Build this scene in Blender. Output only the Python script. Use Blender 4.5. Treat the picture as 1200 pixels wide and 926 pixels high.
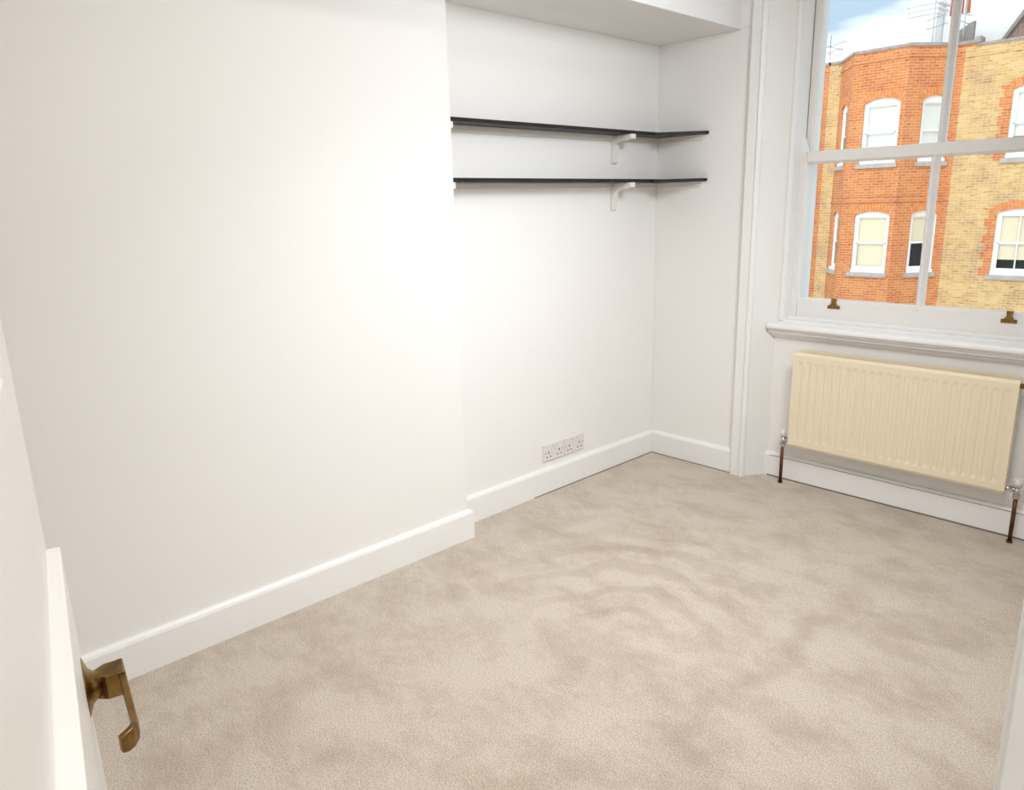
import bpy, bmesh, math, random
from mathutils import Vector, Matrix
random.seed(4)
for o in list(bpy.data.objects):
    bpy.data.objects.remove(o, do_unlink=True)
SC = bpy.context.scene
COL = SC.collection

# ---------------------------------------------------------------- camera
cd = bpy.data.cameras.new('camera')
cam = bpy.data.objects.new('camera', cd)
COL.objects.link(cam)
SC.camera = cam
fw = Vector((-0.70863545, 0.66058906, -0.247907))
rt = Vector((0.68646133, 0.7267086, -0.0257963))
up = Vector((-0.1631154, 0.18845874, 0.96844033))
M = Matrix((( rt.x, up.x, -fw.x, 2.37806), (rt.y, up.y, -fw.y, -3.27772), (rt.z, up.z, -fw.z, 1.36287), (0, 0, 0, 1)))
cam.matrix_world = M
cd.sensor_fit = 'HORIZONTAL'
cd.sensor_width = 36.0
cd.lens = 867.68 / 1200 * 36.0
cd.clip_start = 0.01
cd.clip_end = 300

# ---------------------------------------------------------------- world, sun, exposure
SC.view_settings.view_transform = 'Standard'
SC.view_settings.look = 'None'
SC.view_settings.gamma = 1
SC.view_settings.use_curve_mapping = False
SC.view_settings.exposure = 0.50
SKY = 1.0
w = bpy.data.worlds.new('sky')
SC.world = w
w.use_nodes = True
nt = w.node_tree
nt.nodes.clear()
tc = nt.nodes.new('ShaderNodeTexCoord')
mp = nt.nodes.new('ShaderNodeMapping')
mp.inputs['Scale'].default_value = (1, 1, 2.6)
nz = nt.nodes.new('ShaderNodeTexNoise')
nz.inputs['Scale'].default_value = 2.6
nz.inputs['Detail'].default_value = 6
nz.inputs['Roughness'].default_value = .5
cr = nt.nodes.new('ShaderNodeValToRGB')
cr.color_ramp.elements[0].position = .44
cr.color_ramp.elements[0].color = (.42, .545, .68, 1)
cr.color_ramp.elements[1].position = .62
cr.color_ramp.elements[1].color = (1.65, 1.65, 1.65, 1)
bg = nt.nodes.new('ShaderNodeBackground')
bg.inputs['Strength'].default_value = SKY
ow = nt.nodes.new('ShaderNodeOutputWorld')
nt.links.new(tc.outputs['Generated'], mp.inputs['Vector'])
nt.links.new(mp.outputs[0], nz.inputs['Vector'])
# clouds thicken towards the horizon
sx = nt.nodes.new('ShaderNodeSeparateXYZ')
nt.links.new(tc.outputs['Generated'], sx.inputs[0])
mr = nt.nodes.new('ShaderNodeMapRange')
mr.inputs['From Min'].default_value = .150
mr.inputs['From Max'].default_value = .215
mr.inputs['To Min'].default_value = .11
mr.inputs['To Max'].default_value = -.07
nt.links.new(sx.outputs['Z'], mr.inputs['Value'])
ad = nt.nodes.new('ShaderNodeMath')
nt.links.new(nz.outputs['Fac'], ad.inputs[0])
nt.links.new(mr.outputs[0], ad.inputs[1])
nt.links.new(ad.outputs[0], cr.inputs['Fac'])
nt.links.new(cr.outputs[0], bg.inputs['Color'])
nt.links.new(bg.outputs[0], ow.inputs['Surface'])

def lamp(name, kind, loc, energy, color=(1, 1, 1), rot=None, **k):
    d = bpy.data.lights.new(name, kind)
    d.energy = energy
    d.color = color
    for a, v in k.items():
        setattr(d, a, v)
    o = bpy.data.objects.new(name, d)
    COL.objects.link(o)
    o.location = loc
    if rot:
        o.rotation_euler = rot
    return o

# high sun behind the camera's own building: it reaches the facade across the street
sd = Vector((-.12, .72, -.66)).normalized()
lamp('sun', 'SUN', (0, -20, 30), 0.85, (1, .95, .88), sd.to_track_quat('-Z', 'Y').to_euler(), angle=math.radians(12))
# portal: guides sky sampling through the window, gives off no light itself
p = lamp('window_portal', 'AREA', (1.255, .30, 1.56), 1, rot=(-math.pi / 2, 0, 0), shape='RECTANGLE', size=1.15, size_y=1.5)
p.data.cycles.is_portal = True

# ---------------------------------------------------------------- helpers
def mat(name, col, rough=.6, metal=0, spec=.5, noise=None, bump=None):
    """noise=(scale, colour2, amount)  bump=(scale, strength, distance)"""
    m = bpy.data.materials.new(name)
    m.use_nodes = True
    n = m.node_tree
    b = n.nodes['Principled BSDF']
    b.inputs['Base Color'].default_value = (*col, 1)
    b.inputs['Roughness'].default_value = rough
    b.inputs['Metallic'].default_value = metal
    b.inputs['Specular IOR Level'].default_value = spec
    tc = n.nodes.new('ShaderNodeTexCoord')
    if noise:
        t = n.nodes.new('ShaderNodeTexNoise')
        t.inputs['Scale'].default_value = noise[0]
        t.inputs['Detail'].default_value = 4
        n.links.new(tc.outputs['Object'], t.inputs['Vector'])
        r = n.nodes.new('ShaderNodeValToRGB')
        r.color_ramp.elements[0].position = .35
        r.color_ramp.elements[1].position = .68
        r.color_ramp.elements[0].color = (*col, 1)
        a = noise[2]
        r.color_ramp.elements[1].color = (*[c * (1 - a) + d * a for c, d in zip(col, noise[1])], 1)
        n.links.new(t.outputs['Fac'], r.inputs['Fac'])
        n.links.new(r.outputs[0], b.inputs['Base Color'])
    if bump:
        t = n.nodes.new('ShaderNodeTexNoise')
        t.inputs['Scale'].default_value = bump[0]
        t.inputs['Detail'].default_value = 3
        n.links.new(tc.outputs['Object'], t.inputs['Vector'])
        bp = n.nodes.new('ShaderNodeBump')
        bp.inputs['Strength'].default_value = bump[1]
        bp.inputs['Distance'].default_value = bump[2]
        n.links.new(t.outputs['Fac'], bp.inputs['Height'])
        n.links.new(bp.outputs[0], b.inputs['Normal'])
    return m

def brick_mat(name, c1, c2, c3, mortar):
    m = bpy.data.materials.new(name)
    m.use_nodes = True
    n = m.node_tree
    b = n.nodes['Principled BSDF']
    b.inputs['Roughness'].default_value = .9
    b.inputs['Specular IOR Level'].default_value = .2
    uv = n.nodes.new('ShaderNodeUVMap')
    uv.uv_map = 'metres'
    t = n.nodes.new('ShaderNodeTexBrick')
    t.inputs['Scale'].default_value = 1
    t.inputs['Brick Width'].default_value = .225
    t.inputs['Row Height'].default_value = .075
    t.inputs['Mortar Size'].default_value = .006
    t.inputs['Mortar Smooth'].default_value = .2
    t.inputs['Bias'].default_value = -.1
    t.inputs['Color1'].default_value = (*c1, 1)
    t.inputs['Color2'].default_value = (*c2, 1)
    t.inputs['Mortar'].default_value = (*mortar, 1)
    n.links.new(uv.outputs[0], t.inputs['Vector'])
    z = n.nodes.new('ShaderNodeTexNoise')
    z.inputs['Scale'].default_value = 1.3
    z.inputs['Detail'].default_value = 5
    z.inputs['Roughness'].default_value = .65
    n.links.new(uv.outputs[0], z.inputs['Vector'])
    r = n.nodes.new('ShaderNodeValToRGB')
    r.color_ramp.elements[0].position = .48
    r.color_ramp.elements[1].position = .68
    n.links.new(z.outputs['Fac'], r.inputs['Fac'])
    # scattered darker headers
    mpn = n.nodes.new('ShaderNodeMapping')
    mpn.inputs['Scale'].default_value = (4.6, 13.3, 1)
    n.links.new(uv.outputs[0], mpn.inputs['Vector'])
    v = n.nodes.new('ShaderNodeTexNoise')
    v.inputs['Scale'].default_value = 1.0
    v.inputs['Detail'].default_value = 1
    n.links.new(mpn.outputs[0], v.inputs['Vector'])
    r2 = n.nodes.new('ShaderNodeValToRGB')
    r2.color_ramp.elements[0].position = .58
    r2.color_ramp.elements[1].position = .74
    r2.color_ramp.elements[1].color = (.75, .75, .75, 1)
    n.links.new(v.outputs['Fac'], r2.inputs['Fac'])
    mx = n.nodes.new('ShaderNodeMix')
    mx.data_type = 'RGBA'
    n.links.new(r.outputs[0], mx.inputs[0])
    n.links.new(t.outputs['Color'], mx.inputs[6])
    mx.inputs[7].default_value = (*c3, 1)
    m2 = n.nodes.new('ShaderNodeMix')
    m2.data_type = 'RGBA'
    m2.blend_type = 'MULTIPLY'
    n.links.new(r2.outputs[0], m2.inputs[0])
    n.links.new(mx.outputs[2], m2.inputs[6])
    m2.inputs[7].default_value = (.55, .45, .42, 1)
    m3 = n.nodes.new('ShaderNodeMix')       # keep mortar joints on top
    m3.data_type = 'RGBA'
    n.links.new(t.outputs['Fac'], m3.inputs[0])
    n.links.new(m2.outputs[2], m3.inputs[6])
    m3.inputs[7].default_value = (*mortar, 1)
    n.links.new(m3.outputs[2], b.inputs['Base Color'])
    bp = n.nodes.new('ShaderNodeBump')
    bp.invert = True
    bp.inputs['Strength'].default_value = .7
    bp.inputs['Distance'].default_value = .012
    n.links.new(t.outputs['Fac'], bp.inputs['Height'])
    n.links.new(bp.outputs[0], b.inputs['Normal'])
    return m

def glass_mat(name, tint=(.97, .985, .98), refl=.5):
    m = bpy.data.materials.new(name)
    m.use_nodes = True
    n = m.node_tree
    n.nodes.clear()
    o = n.nodes.new('ShaderNodeOutputMaterial')
    t = n.nodes.new('ShaderNodeBsdfTransparent')
    t.inputs[0].default_value = (*tint, 1)
    g = n.nodes.new('ShaderNodeBsdfGlossy')
    g.inputs['Roughness'].default_value = .02
    f = n.nodes.new('ShaderNodeFresnel')
    f.inputs['IOR'].default_value = 1.3
    k = n.nodes.new('ShaderNodeMath')
    k.operation = 'MULTIPLY'
    k.inputs[1].default_value = refl
    x = n.nodes.new('ShaderNodeMixShader')
    n.links.new(f.outputs[0], k.inputs[0])
    n.links.new(k.outputs[0], x.inputs[0])
    n.links.new(t.outputs[0], x.inputs[1])
    n.links.new(g.outputs[0], x.inputs[2])
    n.links.new(x.outputs[0], o.inputs[0])
    return m

def carpet_mat():
    m = bpy.data.materials.new('carpet')
    m.use_nodes = True
    n = m.node_tree
    L = n.links.new
    b = n.nodes['Principled BSDF']
    b.inputs['Roughness'].default_value = .95
    b.inputs['Specular IOR Level'].default_value = .1
    b.inputs['Sheen Weight'].default_value = .25
    b.inputs['Sheen Roughness'].default_value = .5
    tc = n.nodes.new('ShaderNodeTexCoord')
    def noise(s, d, rgh=.5, dist=0, sc=(1, 1, 1)):
        mpn = n.nodes.new('ShaderNodeMapping')
        mpn.inputs['Scale'].default_value = sc
        mpn.inputs['Rotation'].default_value = (0, 0, .5)
        L(tc.outputs['Object'], mpn.inputs['Vector'])
        t = n.nodes.new('ShaderNodeTexNoise')
        t.inputs['Scale'].default_value = s
        t.inputs['Detail'].default_value = d
        t.inputs['Roughness'].default_value = rgh
        t.inputs['Distortion'].default_value = dist
        L(mpn.outputs[0], t.inputs['Vector'])
        return t
    big = noise(3.6, 7, .72, .15, (1, 1.4, 1))
    r = n.nodes.new('ShaderNodeValToRGB')
    r.color_ramp.elements[0].position = .36
    r.color_ramp.elements[0].color = (.555, .462, .372, 1)
    r.color_ramp.elements[1].position = .56
    r.color_ramp.elements[1].color = (.70, .608, .512, 1)
    L(big.outputs['Fac'], r.inputs['Fac'])
    fine = noise(230, 3, .75)
    r2 = n.nodes.new('ShaderNodeValToRGB')
    r2.color_ramp.elements[0].position = .32
    r2.color_ramp.elements[0].color = (.56, .54, .52, 1)
    r2.color_ramp.elements[1].position = .62
    r2.color_ramp.elements[1].color = (1.14, 1.14, 1.14, 1)
    L(fine.outputs['Fac'], r2.inputs['Fac'])
    mx = n.nodes.new('ShaderNodeMix')
    mx.data_type = 'RGBA'
    mx.blend_type = 'MULTIPLY'
    mx.inputs[0].default_value = 1
    L(r.outputs[0], mx.inputs[6])
    L(r2.outputs[0], mx.inputs[7])
    # arcs brushed into the pile, strongest around one spot of the floor
    mq = n.nodes.new('ShaderNodeMapping')
    mq.inputs['Location'].default_value = (-1.03, 1.60, 0)
    L(tc.outputs['Object'], mq.inputs['Vector'])
    ring = n.nodes.new('ShaderNodeTexWave')
    ring.wave_type = 'RINGS'
    ring.rings_direction = 'Z'
    ring.inputs['Scale'].default_value = 2.0
    ring.inputs['Distortion'].default_value = 6.5
    ring.inputs['Detail'].default_value = 2.5
    ring.inputs['Detail Scale'].default_value = 1.6
    L(mq.outputs[0], ring.inputs['Vector'])
    mqs = n.nodes.new('ShaderNodeMapping')
    mqs.inputs['Location'].default_value = (-.80, 1.22, 0)
    L(tc.outputs['Object'], mqs.inputs['Vector'])
    ln = n.nodes.new('ShaderNodeVectorMath')
    ln.operation = 'LENGTH'
    L(mqs.outputs[0], ln.inputs[0])
    mk = n.nodes.new('ShaderNodeMapRange')
    mk.inputs['From Min'].default_value = .15
    mk.inputs['From Max'].default_value = .65
    mk.inputs['To Min'].default_value = .75
    mk.inputs['To Max'].default_value = .0
    L(ln.outputs['Value'], mk.inputs['Value'])
    rr = n.nodes.new('ShaderNodeValToRGB')
    rr.color_ramp.elements[0].position = .15
    rr.color_ramp.elements[0].color = (.85, .82, .79, 1)
    rr.color_ramp.elements[1].position = .5
    rr.color_ramp.elements[1].color = (1.03, 1.03, 1.03, 1)
    L(ring.outputs['Fac'], rr.inputs['Fac'])
    m5 = n.nodes.new('ShaderNodeMix')
    m5.data_type = 'RGBA'
    m5.blend_type = 'MULTIPLY'
    L(mk.outputs[0], m5.inputs[0])
    L(mx.outputs[2], m5.inputs[6])
    L(rr.outputs[0], m5.inputs[7])
    # a trodden track running up the room
    sp = n.nodes.new('ShaderNodeSeparateXYZ')
    L(tc.outputs['Object'], sp.inputs[0])
    wob = noise(4.5, 4, .6)
    def mth(op, a, c):
        q = n.nodes.new('ShaderNodeMath')
        q.operation = op
        for i, v in enumerate((a, c)):
            if v is None:
                continue
            if isinstance(v, (int, float)):
                q.inputs[i].default_value = v
            else:
                L(v, q.inputs[i])
        return q.outputs[0]
    off = mth('MULTIPLY', mth('SUBTRACT', wob.outputs['Fac'], .5), .35)
    dx = mth('ABSOLUTE', mth('SUBTRACT', mth('ADD', sp.outputs['X'], off), 1.46), None)
    k1 = n.nodes.new('ShaderNodeMapRange')
    k1.interpolation_type = 'SMOOTHSTEP'
    k1.inputs['From Min'].default_value = .0
    k1.inputs['From Max'].default_value = .085
    k1.inputs['To Min'].default_value = .75
    k1.inputs['To Max'].default_value = .0
    L(dx, k1.inputs['Value'])
    dy = mth('ABSOLUTE', mth('ADD', sp.outputs['Y'], 1.20), None)
    k2 = n.nodes.new('ShaderNodeMapRange')
    k2.inputs['From Min'].default_value = .35
    k2.inputs['From Max'].default_value = .75
    k2.inputs['To Min'].default_value = 1
    k2.inputs['To Max'].default_value = 0
    L(dy, k2.inputs['Value'])
    m6 = n.nodes.new('ShaderNodeMix')
    m6.data_type = 'RGBA'
    m6.blend_type = 'MULTIPLY'
    L(mth('MULTIPLY', k1.outputs[0], k2.outputs[0]), m6.inputs[0])
    L(m5.outputs[2], m6.inputs[6])
    m6.inputs[7].default_value = (.82, .79, .76, 1)
    L(m6.outputs[2], b.inputs['Base Color'])
    # vacuum-cleaner arcs pressed in the pile
    wv = n.nodes.new('ShaderNodeTexWave')
    wv.wave_type = 'RINGS'
    wv.rings_direction = 'Z'
    wv.inputs['Scale'].default_value = 1.5
    wv.inputs['Distortion'].default_value = 5
    wv.inputs['Detail'].default_value = 2
    wv.inputs['Detail Scale'].default_value = 1.2
    mpn = n.nodes.new('ShaderNodeMapping')
    mpn.inputs['Location'].default_value = (-1.7, 1.9, 0)
    L(tc.outputs['Object'], mpn.inputs['Vector'])
    L(mpn.outputs[0], wv.inputs['Vector'])
    mid = noise(34, 4, .6)
    b1 = n.nodes.new('ShaderNodeBump')
    b1.inputs['Strength'].default_value = .10
    b1.inputs['Distance'].default_value = .01
    L(wv.outputs['Fac'], b1.inputs['Height'])
    b2 = n.nodes.new('ShaderNodeBump')
    b2.inputs['Strength'].default_value = .45
    b2.inputs['Distance'].default_value = .008
    L(mid.outputs['Fac'], b2.inputs['Height'])
    L(b1.outputs[0], b2.inputs['Normal'])
    b3 = n.nodes.new('ShaderNodeBump')
    b3.inputs['Strength'].default_value = .8
    b3.inputs['Distance'].default_value = .004
    L(fine.outputs['Fac'], b3.inputs['Height'])
    L(b2.outputs[0], b3.inputs['Normal'])
    L(b3.outputs[0], b.inputs['Normal'])
    return m

WALL = mat('wall_paint', (.90, .885, .862), .75, spec=.25, noise=(1.4, (.88, .868, .85), .6), bump=(45, .12, .002))
CEIL = mat('ceiling_paint', (.90, .892, .88), .85, spec=.2)
GLOSS = mat('gloss_paint', (.90, .892, .878), .38, bump=(22, .04, .0005))
SASH = mat('sash_paint', (.86, .84, .81), .4, bump=(30, .05, .0005))
CARPET = carpet_mat()
SHELF = mat('black_shelf', (.009, .007, .006), .45, spec=.3, noise=(9, (.025, .018, .015), .8))
WHITE = mat('white_bracket_paint', (.83, .80, .77), .45)
CREAM = mat('cream_enamel', (.88, .765, .575), .42, noise=(3, (.86, .74, .55), .6))
BRASS = mat('aged_brass', (.33, .20, .065), .36, 1, noise=(60, (.12, .07, .025), .8))
COPPER = mat('tarnished_copper', (.17, .06, .025), .42, .7, noise=(30, (.07, .025, .012), .8))
CHROME = mat('chrome', (.55, .53, .50), .25, 1)
PLASTIC = mat('white_plastic', (.80, .77, .75), .35)
SLOT = mat('dark_slot', (.10, .085, .08), .6)
DARK = mat('gap_shadow', (.20, .165, .14), .9)
GLASS = glass_mat('window_glass')
FARGLASS = glass_mat('far_glass', (.98, .975, .96), .35)
FARWHITE = mat('white_far_paint', (.90, .90, .89), .5)
REDB = brick_mat('orange_brick', (.66, .22, .07), (.74, .31, .11), (.58, .17, .07), (.76, .52, .34))
YELB = brick_mat('yellow_brick', (.68, .43, .16), (.80, .56, .26), (.50, .30, .15), (.76, .66, .50))
ARCHB = mat('arch_brick', (.70, .24, .075), .9, noise=(9, (.78, .36, .14), .9))
STONE = mat('grey_coping_stone', (.42, .37, .34), .9, noise=(6, (.30, .27, .25), .9))
SILLST = mat('sill_stone', (.52, .48, .45), .85, noise=(6, (.40, .36, .33), .8))
BLIND_C = mat('cream_blind', (.90, .83, .64), .8)
BLIND_W = mat('pale_blind', (.88, .92, .92), .7)
ROOM_D = mat('dark_room', (.035, .037, .04), .9)
RENDERW = mat('white_render', (.93, .93, .93), .8, noise=(2, (.86, .86, .86), .5))
TILE = mat('brown_roof_tile', (.40, .29, .24), .9, noise=(14, (.28, .2, .17), .9))
SLATE = mat('slate', (.33, .30, .28), .8, noise=(20, (.22, .2, .19), .8))
ALU = mat('aerial_metal', (.52, .51, .51), .5, .6)
POT = mat('terracotta_pot', (.62, .20, .09), .85)
ASPHALT = mat('asphalt', (.20, .20, .20), .9, noise=(3, (.14, .14, .14), .6))
BLACKP = mat('black_pipe_paint', (.05, .05, .055), .5)

def link(name, me, m=None, parent=None, smooth=False):
    o = bpy.data.objects.new(name, me)
    COL.objects.link(o)
    if m and not me.materials:
        me.materials.append(m)
    if parent:
        o.parent = parent
    if smooth:
        for f in me.polygons:
            f.use_smooth = True
    return o

def finish(bm, name, m, parent=None, smooth=False, bevel=0, seg=2):
    bmesh.ops.recalc_face_normals(bm, faces=bm.faces)
    me = bpy.data.meshes.new(name)
    bm.to_mesh(me)
    bm.free()
    o = link(name, me, m, parent, smooth)
    if bevel:
        b = o.modifiers.new('bevel', 'BEVEL')
        b.width = bevel
        b.segments = seg
        b.limit_method = 'ANGLE'
        b.angle_limit = math.radians(40)
    return o

def abox(bm, a, b):
    x0, y0, z0 = a
    x1, y1, z1 = b
    v = [bm.verts.new(c) for c in ((x0, y0, z0), (x1, y0, z0), (x1, y1, z0), (x0, y1, z0), (x0, y0, z1), (x1, y0, z1), (x1, y1, z1), (x0, y1, z1))]
    for f in ((0, 3, 2, 1), (4, 5, 6, 7), (0, 1, 5, 4), (1, 2, 6, 5), (2, 3, 7, 6), (3, 0, 4, 7)):
        bm.faces.new([v[i] for i in f])

def box(name, a, b, m, parent=None, bevel=0, seg=2):
    bm = bmesh.new()
    abox(bm, a, b)
    return finish(bm, name, m, parent, bevel=bevel, seg=seg)

def aprism(bm, pts, lo, hi, axis='z'):
    """polygon pts extruded along axis. z: pts=(x,y)  x: pts=(y,z)  y: pts=(x,z)"""
    def mk(p, h):
        return {'z': (p[0], p[1], h), 'x': (h, p[0], p[1]), 'y': (p[0], h, p[1])}[axis]
    a = [bm.verts.new(mk(p, lo)) for p in pts]
    b = [bm.verts.new(mk(p, hi)) for p in pts]
    bm.faces.new(a)
    bm.faces.new(b)
    n = len(pts)
    for i in range(n):
        bm.faces.new((a[i], a[(i + 1) % n], b[(i + 1) % n], b[i]))

def prism(name, pts, lo, hi, m, axis='z', parent=None, bevel=0, seg=2, smooth=False):
    bm = bmesh.new()
    aprism(bm, pts, lo, hi, axis)
    return finish(bm, name, m, parent, bevel=bevel, seg=seg, smooth=smooth)

def acyl(bm, p0, p1, r0, r1=None, seg=16):
    r1 = r0 if r1 is None else r1
    p0, p1 = Vector(p0), Vector(p1)
    d = p1 - p0
    q = d.to_track_quat('Z', 'Y')
    mt = Matrix.Translation((p0 + p1) / 2) @ q.to_matrix().to_4x4()
    bmesh.ops.create_cone(bm, cap_ends=True, segments=seg, radius1=r0, radius2=r1, depth=d.length, matrix=mt)

def cyl(name, p0, p1, r, m, parent=None, r1=None, seg=16):
    bm = bmesh.new()
    acyl(bm, p0, p1, r, r1, seg)
    o = finish(bm, name, m, parent, bevel=0)
    for f in o.data.polygons:
        f.use_smooth = len(f.vertices) == 4
    return o

def empty(name, loc=(0, 0, 0), rz=0, parent=None):
    o = bpy.data.objects.new(name, None)
    COL.objects.link(o)
    o.location = loc
    o.rotation_euler = (0, 0, rz)
    o.empty_display_size = .1
    if parent:
        o.parent = parent
    return o

def tag(o, label, cat, group=None):
    o['label'] = label
    o['category'] = cat
    if group:
        o['group'] = group
    return o

def st(o, label=None, cat=None):
    o['kind'] = 'structure'
    if label:
        o['label'] = label
    if cat:
        o['category'] = cat
    return o

def copy_tree(o, parent=None):
    c = o.copy()
    COL.objects.link(c)
    c.parent = parent
    for ch in [x for x in bpy.data.objects if x.parent == o]:
        copy_tree(ch, c)
    return c

def skirt(name, path, h, t, m, label, z0=0, back=.0):
    """path: list of (x,y) of the wall line; room side is to the right of travel; mitred."""
    n = len(path)
    nor = []
    for i in range(n - 1):
        d = (Vector(path[i + 1]) - Vector(path[i])).normalized()
        nor.append(Vector((d.y, -d.x)))
    def off(i, k):
        if i == 0:
            v = nor[0]
        elif i == n - 1:
            v = nor[-1]
        else:
            v = nor[i - 1] + nor[i]
            v = v / (1 + nor[i - 1].dot(nor[i]))
        return Vector(path[i]) + v * k
    prof = [(-back, z0), (t, z0), (t, h - .016), (t * .78, h - .007), (t * .45, h), (-back, h)]
    bm = bmesh.new()
    rows = []
    for i in range(n):
        rows.append([bm.verts.new((*off(i, k), z)) for k, z in prof])
    for i in range(n - 1):
        for j in range(len(prof)):
            a, b = rows[i], rows[i + 1]
            k = (j + 1) % len(prof)
            bm.faces.new((a[j], a[k], b[k], b[j]))
    bm.faces.new(rows[0])
    bm.faces.new(rows[-1])
    return st(finish(bm, name, m), label, 'skirting board')

# ---------------------------------------------------------------- room shell
ZC = 2.62          # ceiling
WXR = 2.284        # right wall
YB = -3.52         # wall behind the camera
YBR = -1.441       # end of chimney breast
XBR = .1153        # its projection
st(box('floor', (-.14, -4.3, -.15), (3.7, .37, 0), CARPET), 'beige cut pile carpet with brushed tracks covering the floor', 'carpet')
st(box('ceiling', (-.14, -4.3, ZC), (3.7, .37, ZC + .12), CEIL), 'white painted ceiling above the room', 'ceiling')
st(prism('wall_left', [(-.14, YB - .1), (XBR, YB - .1), (XBR, YBR), (0, YBR), (0, 0), (-.14, 0)], 0, ZC, WALL, bevel=.003), 'white left wall with projecting chimney breast and shelved alcove', 'wall')
st(prism('bulkhead', [(0.0, YB), (.450, YB), (.450, 0), (0.0, 0)], 2.107, ZC - .001, CEIL, bevel=.003), 'white boxed bulkhead over the shelved alcove', 'bulkhead')
# far wall: end wall, splayed window jambs, apron and head
SPL = [(.585, -.012), (.650, .105)]
CX = 1.255
def mir(p):
    return (2 * CX - p[0], p[1])
bm = bmesh.new()
left = [(-.14, 0), (.530, 0), (.585, -.0115), (.650, .105), (.684, .105), (.684, .350), (-.14, .350)]
aprism(bm, left, 0, ZC)
right = [(2.40, 0), (1.98, 0), mir((.585, -.0115)), mir((.650, .105)), mir((.684, .105)), mir((.684, .350)), (2.40, .350)]
aprism(bm, right, 0, ZC)
abox(bm, (.642, .102, 0), (2 * CX - .642, .365, .748))
abox(bm, (.60, .012, 2.40), (2 * CX - .60, .365, ZC))
st(finish(bm, 'wall_far', WALL), 'white far wall with splayed jambs around the sash window', 'wall')
st(box('trim_1', (.445, -.006, 2.115), (.512, .001, ZC - .002), WALL), 'thin plaster step at the top of the alcove end wall', 'trim')
# right wall with the doorway the camera stands in
bm = bmesh.new()
abox(bm, (WXR, -2.585, 0), (2.40, .0, ZC))
abox(bm, (WXR, YB - .1, 0), (2.40, -3.345, ZC))
abox(bm, (WXR, -3.345, 2.06), (2.40, -2.585, ZC))
st(finish(bm, 'wall_right', WALL), 'white right wall pierced by the doorway', 'wall')
st(box('wall_back', (-.14, YB - .1, 0), (WXR, YB, ZC), WALL), 'white wall behind the open door', 'wall')
bm = bmesh.new()
abox(bm, (3.6, -4.3, 0), (3.7, -1.5, ZC))
abox(bm, (2.40, -4.3, 0), (3.6, -4.2, ZC))
abox(bm, (2.40, -1.6, 0), (3.6, -1.5, ZC))
st(finish(bm, 'wall_hall', WALL), 'white walls of the hall outside the doorway', 'wall')
# door lining and architraves
bm = bmesh.new()
abox(bm, (2.266, -2.600, 0), (2.418, -2.580, 2.06))
abox(bm, (2.266, -3.348, 0), (2.418, -3.325, 2.06))
abox(bm, (2.266, -3.348, 2.04), (2.418, -2.580, 2.062))
st(finish(bm, 'trim_2', GLOSS, bevel=.002), 'white door lining at the right edge of the doorway', 'door frame')
bm = bmesh.new()
abox(bm, (2.262, -2.598, 0), (2.284, -2.52, 2.13))
abox(bm, (2.262, -3.42, 0), (2.284, -3.33, 2.13))
abox(bm, (2.262, -3.42, 2.045), (2.284, -2.52, 2.13))
st(finish(bm, 'trim_3', GLOSS, bevel=.002), 'white architrave round the doorway on the room side', 'architrave')

# skirting boards
skirt('baseboard_left', [(XBR, YB), (XBR, YBR), (0, YBR), (0, 0), (.512, 0)], .127, .018, GLOSS, 'white skirting board round the chimney breast and alcove')
skirt('baseboard_far', [(.640, .102), (2 * CX - .640, .102)], .122, .018, GLOSS, 'white skirting board on the wall under the radiator')
skirt('baseboard_right', [(1.99, 0), (WXR, 0), (WXR, -2.515)], .127, .018, GLOSS, 'white skirting board along the right wall')
# the shadow gap between carpet and skirting, kept as a thin dark strip
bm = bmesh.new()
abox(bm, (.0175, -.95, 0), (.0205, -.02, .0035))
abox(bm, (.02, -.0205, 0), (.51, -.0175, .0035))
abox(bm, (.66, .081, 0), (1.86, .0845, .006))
st(finish(bm, 'trim_4', DARK), 'dark strip standing for the shadow between the carpet edge and the skirting boards', 'gap')
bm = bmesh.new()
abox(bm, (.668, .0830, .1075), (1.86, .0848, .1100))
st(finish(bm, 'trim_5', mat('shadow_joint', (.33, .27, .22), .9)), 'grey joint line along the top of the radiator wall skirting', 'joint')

# ---------------------------------------------------------------- window
win = st(empty('window_1', (CX, .105, .78)), 'white timber sash window with four large panes', 'window')
def W(o):
    o.parent = win
    o.matrix_parent_inverse = Matrix.Translation((-CX, -.105, -.78))
    return o
def wprism(name, pts, lo, hi, m, axis='z', bevel=.002):
    return W(prism(name, pts, lo, hi, m, axis, bevel=bevel))
# architraves: flat board, groove, bead
for s in (0, 1):
    q = (lambda p: p) if s == 0 else mir
    bm = bmesh.new()
    aprism(bm, [q(p) for p in [(.512, 0.002), (.512, -.024), (.520, -.031), (.556, -.031), (.560, -.024), (.563, -.024), (.567, -.032), (.573, -.034), (.580, -.030), (.586, -.022), (.5865, -.010), (.56, .01)]], 0, 2.47)
    o = finish(bm, 'architrave', GLOSS)
    W(o)
wprism('architrave', [(.512, 2.47), (2 * CX - .512, 2.47), (2 * CX - .586, 2.40), (.586, 2.40)], -.031, .004, GLOSS, 'y')
# sill board with rounded nose and moulding under it
bm = bmesh.new()
prof = [(.106, .790), (.046, .785), (.039, .781), (.035, .772), (.036, .763), (.041, .757), (.052, .755), (.052, .748), (.060, .743), (.062, .735), (.072, .728), (.083, .724), (.085, .716), (.104, .714), (.170, .720), (.170, .797)]
aprism(bm, prof, .636, 2 * CX - .636, 'x')
W(finish(bm, 'sill', GLOSS))
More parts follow.
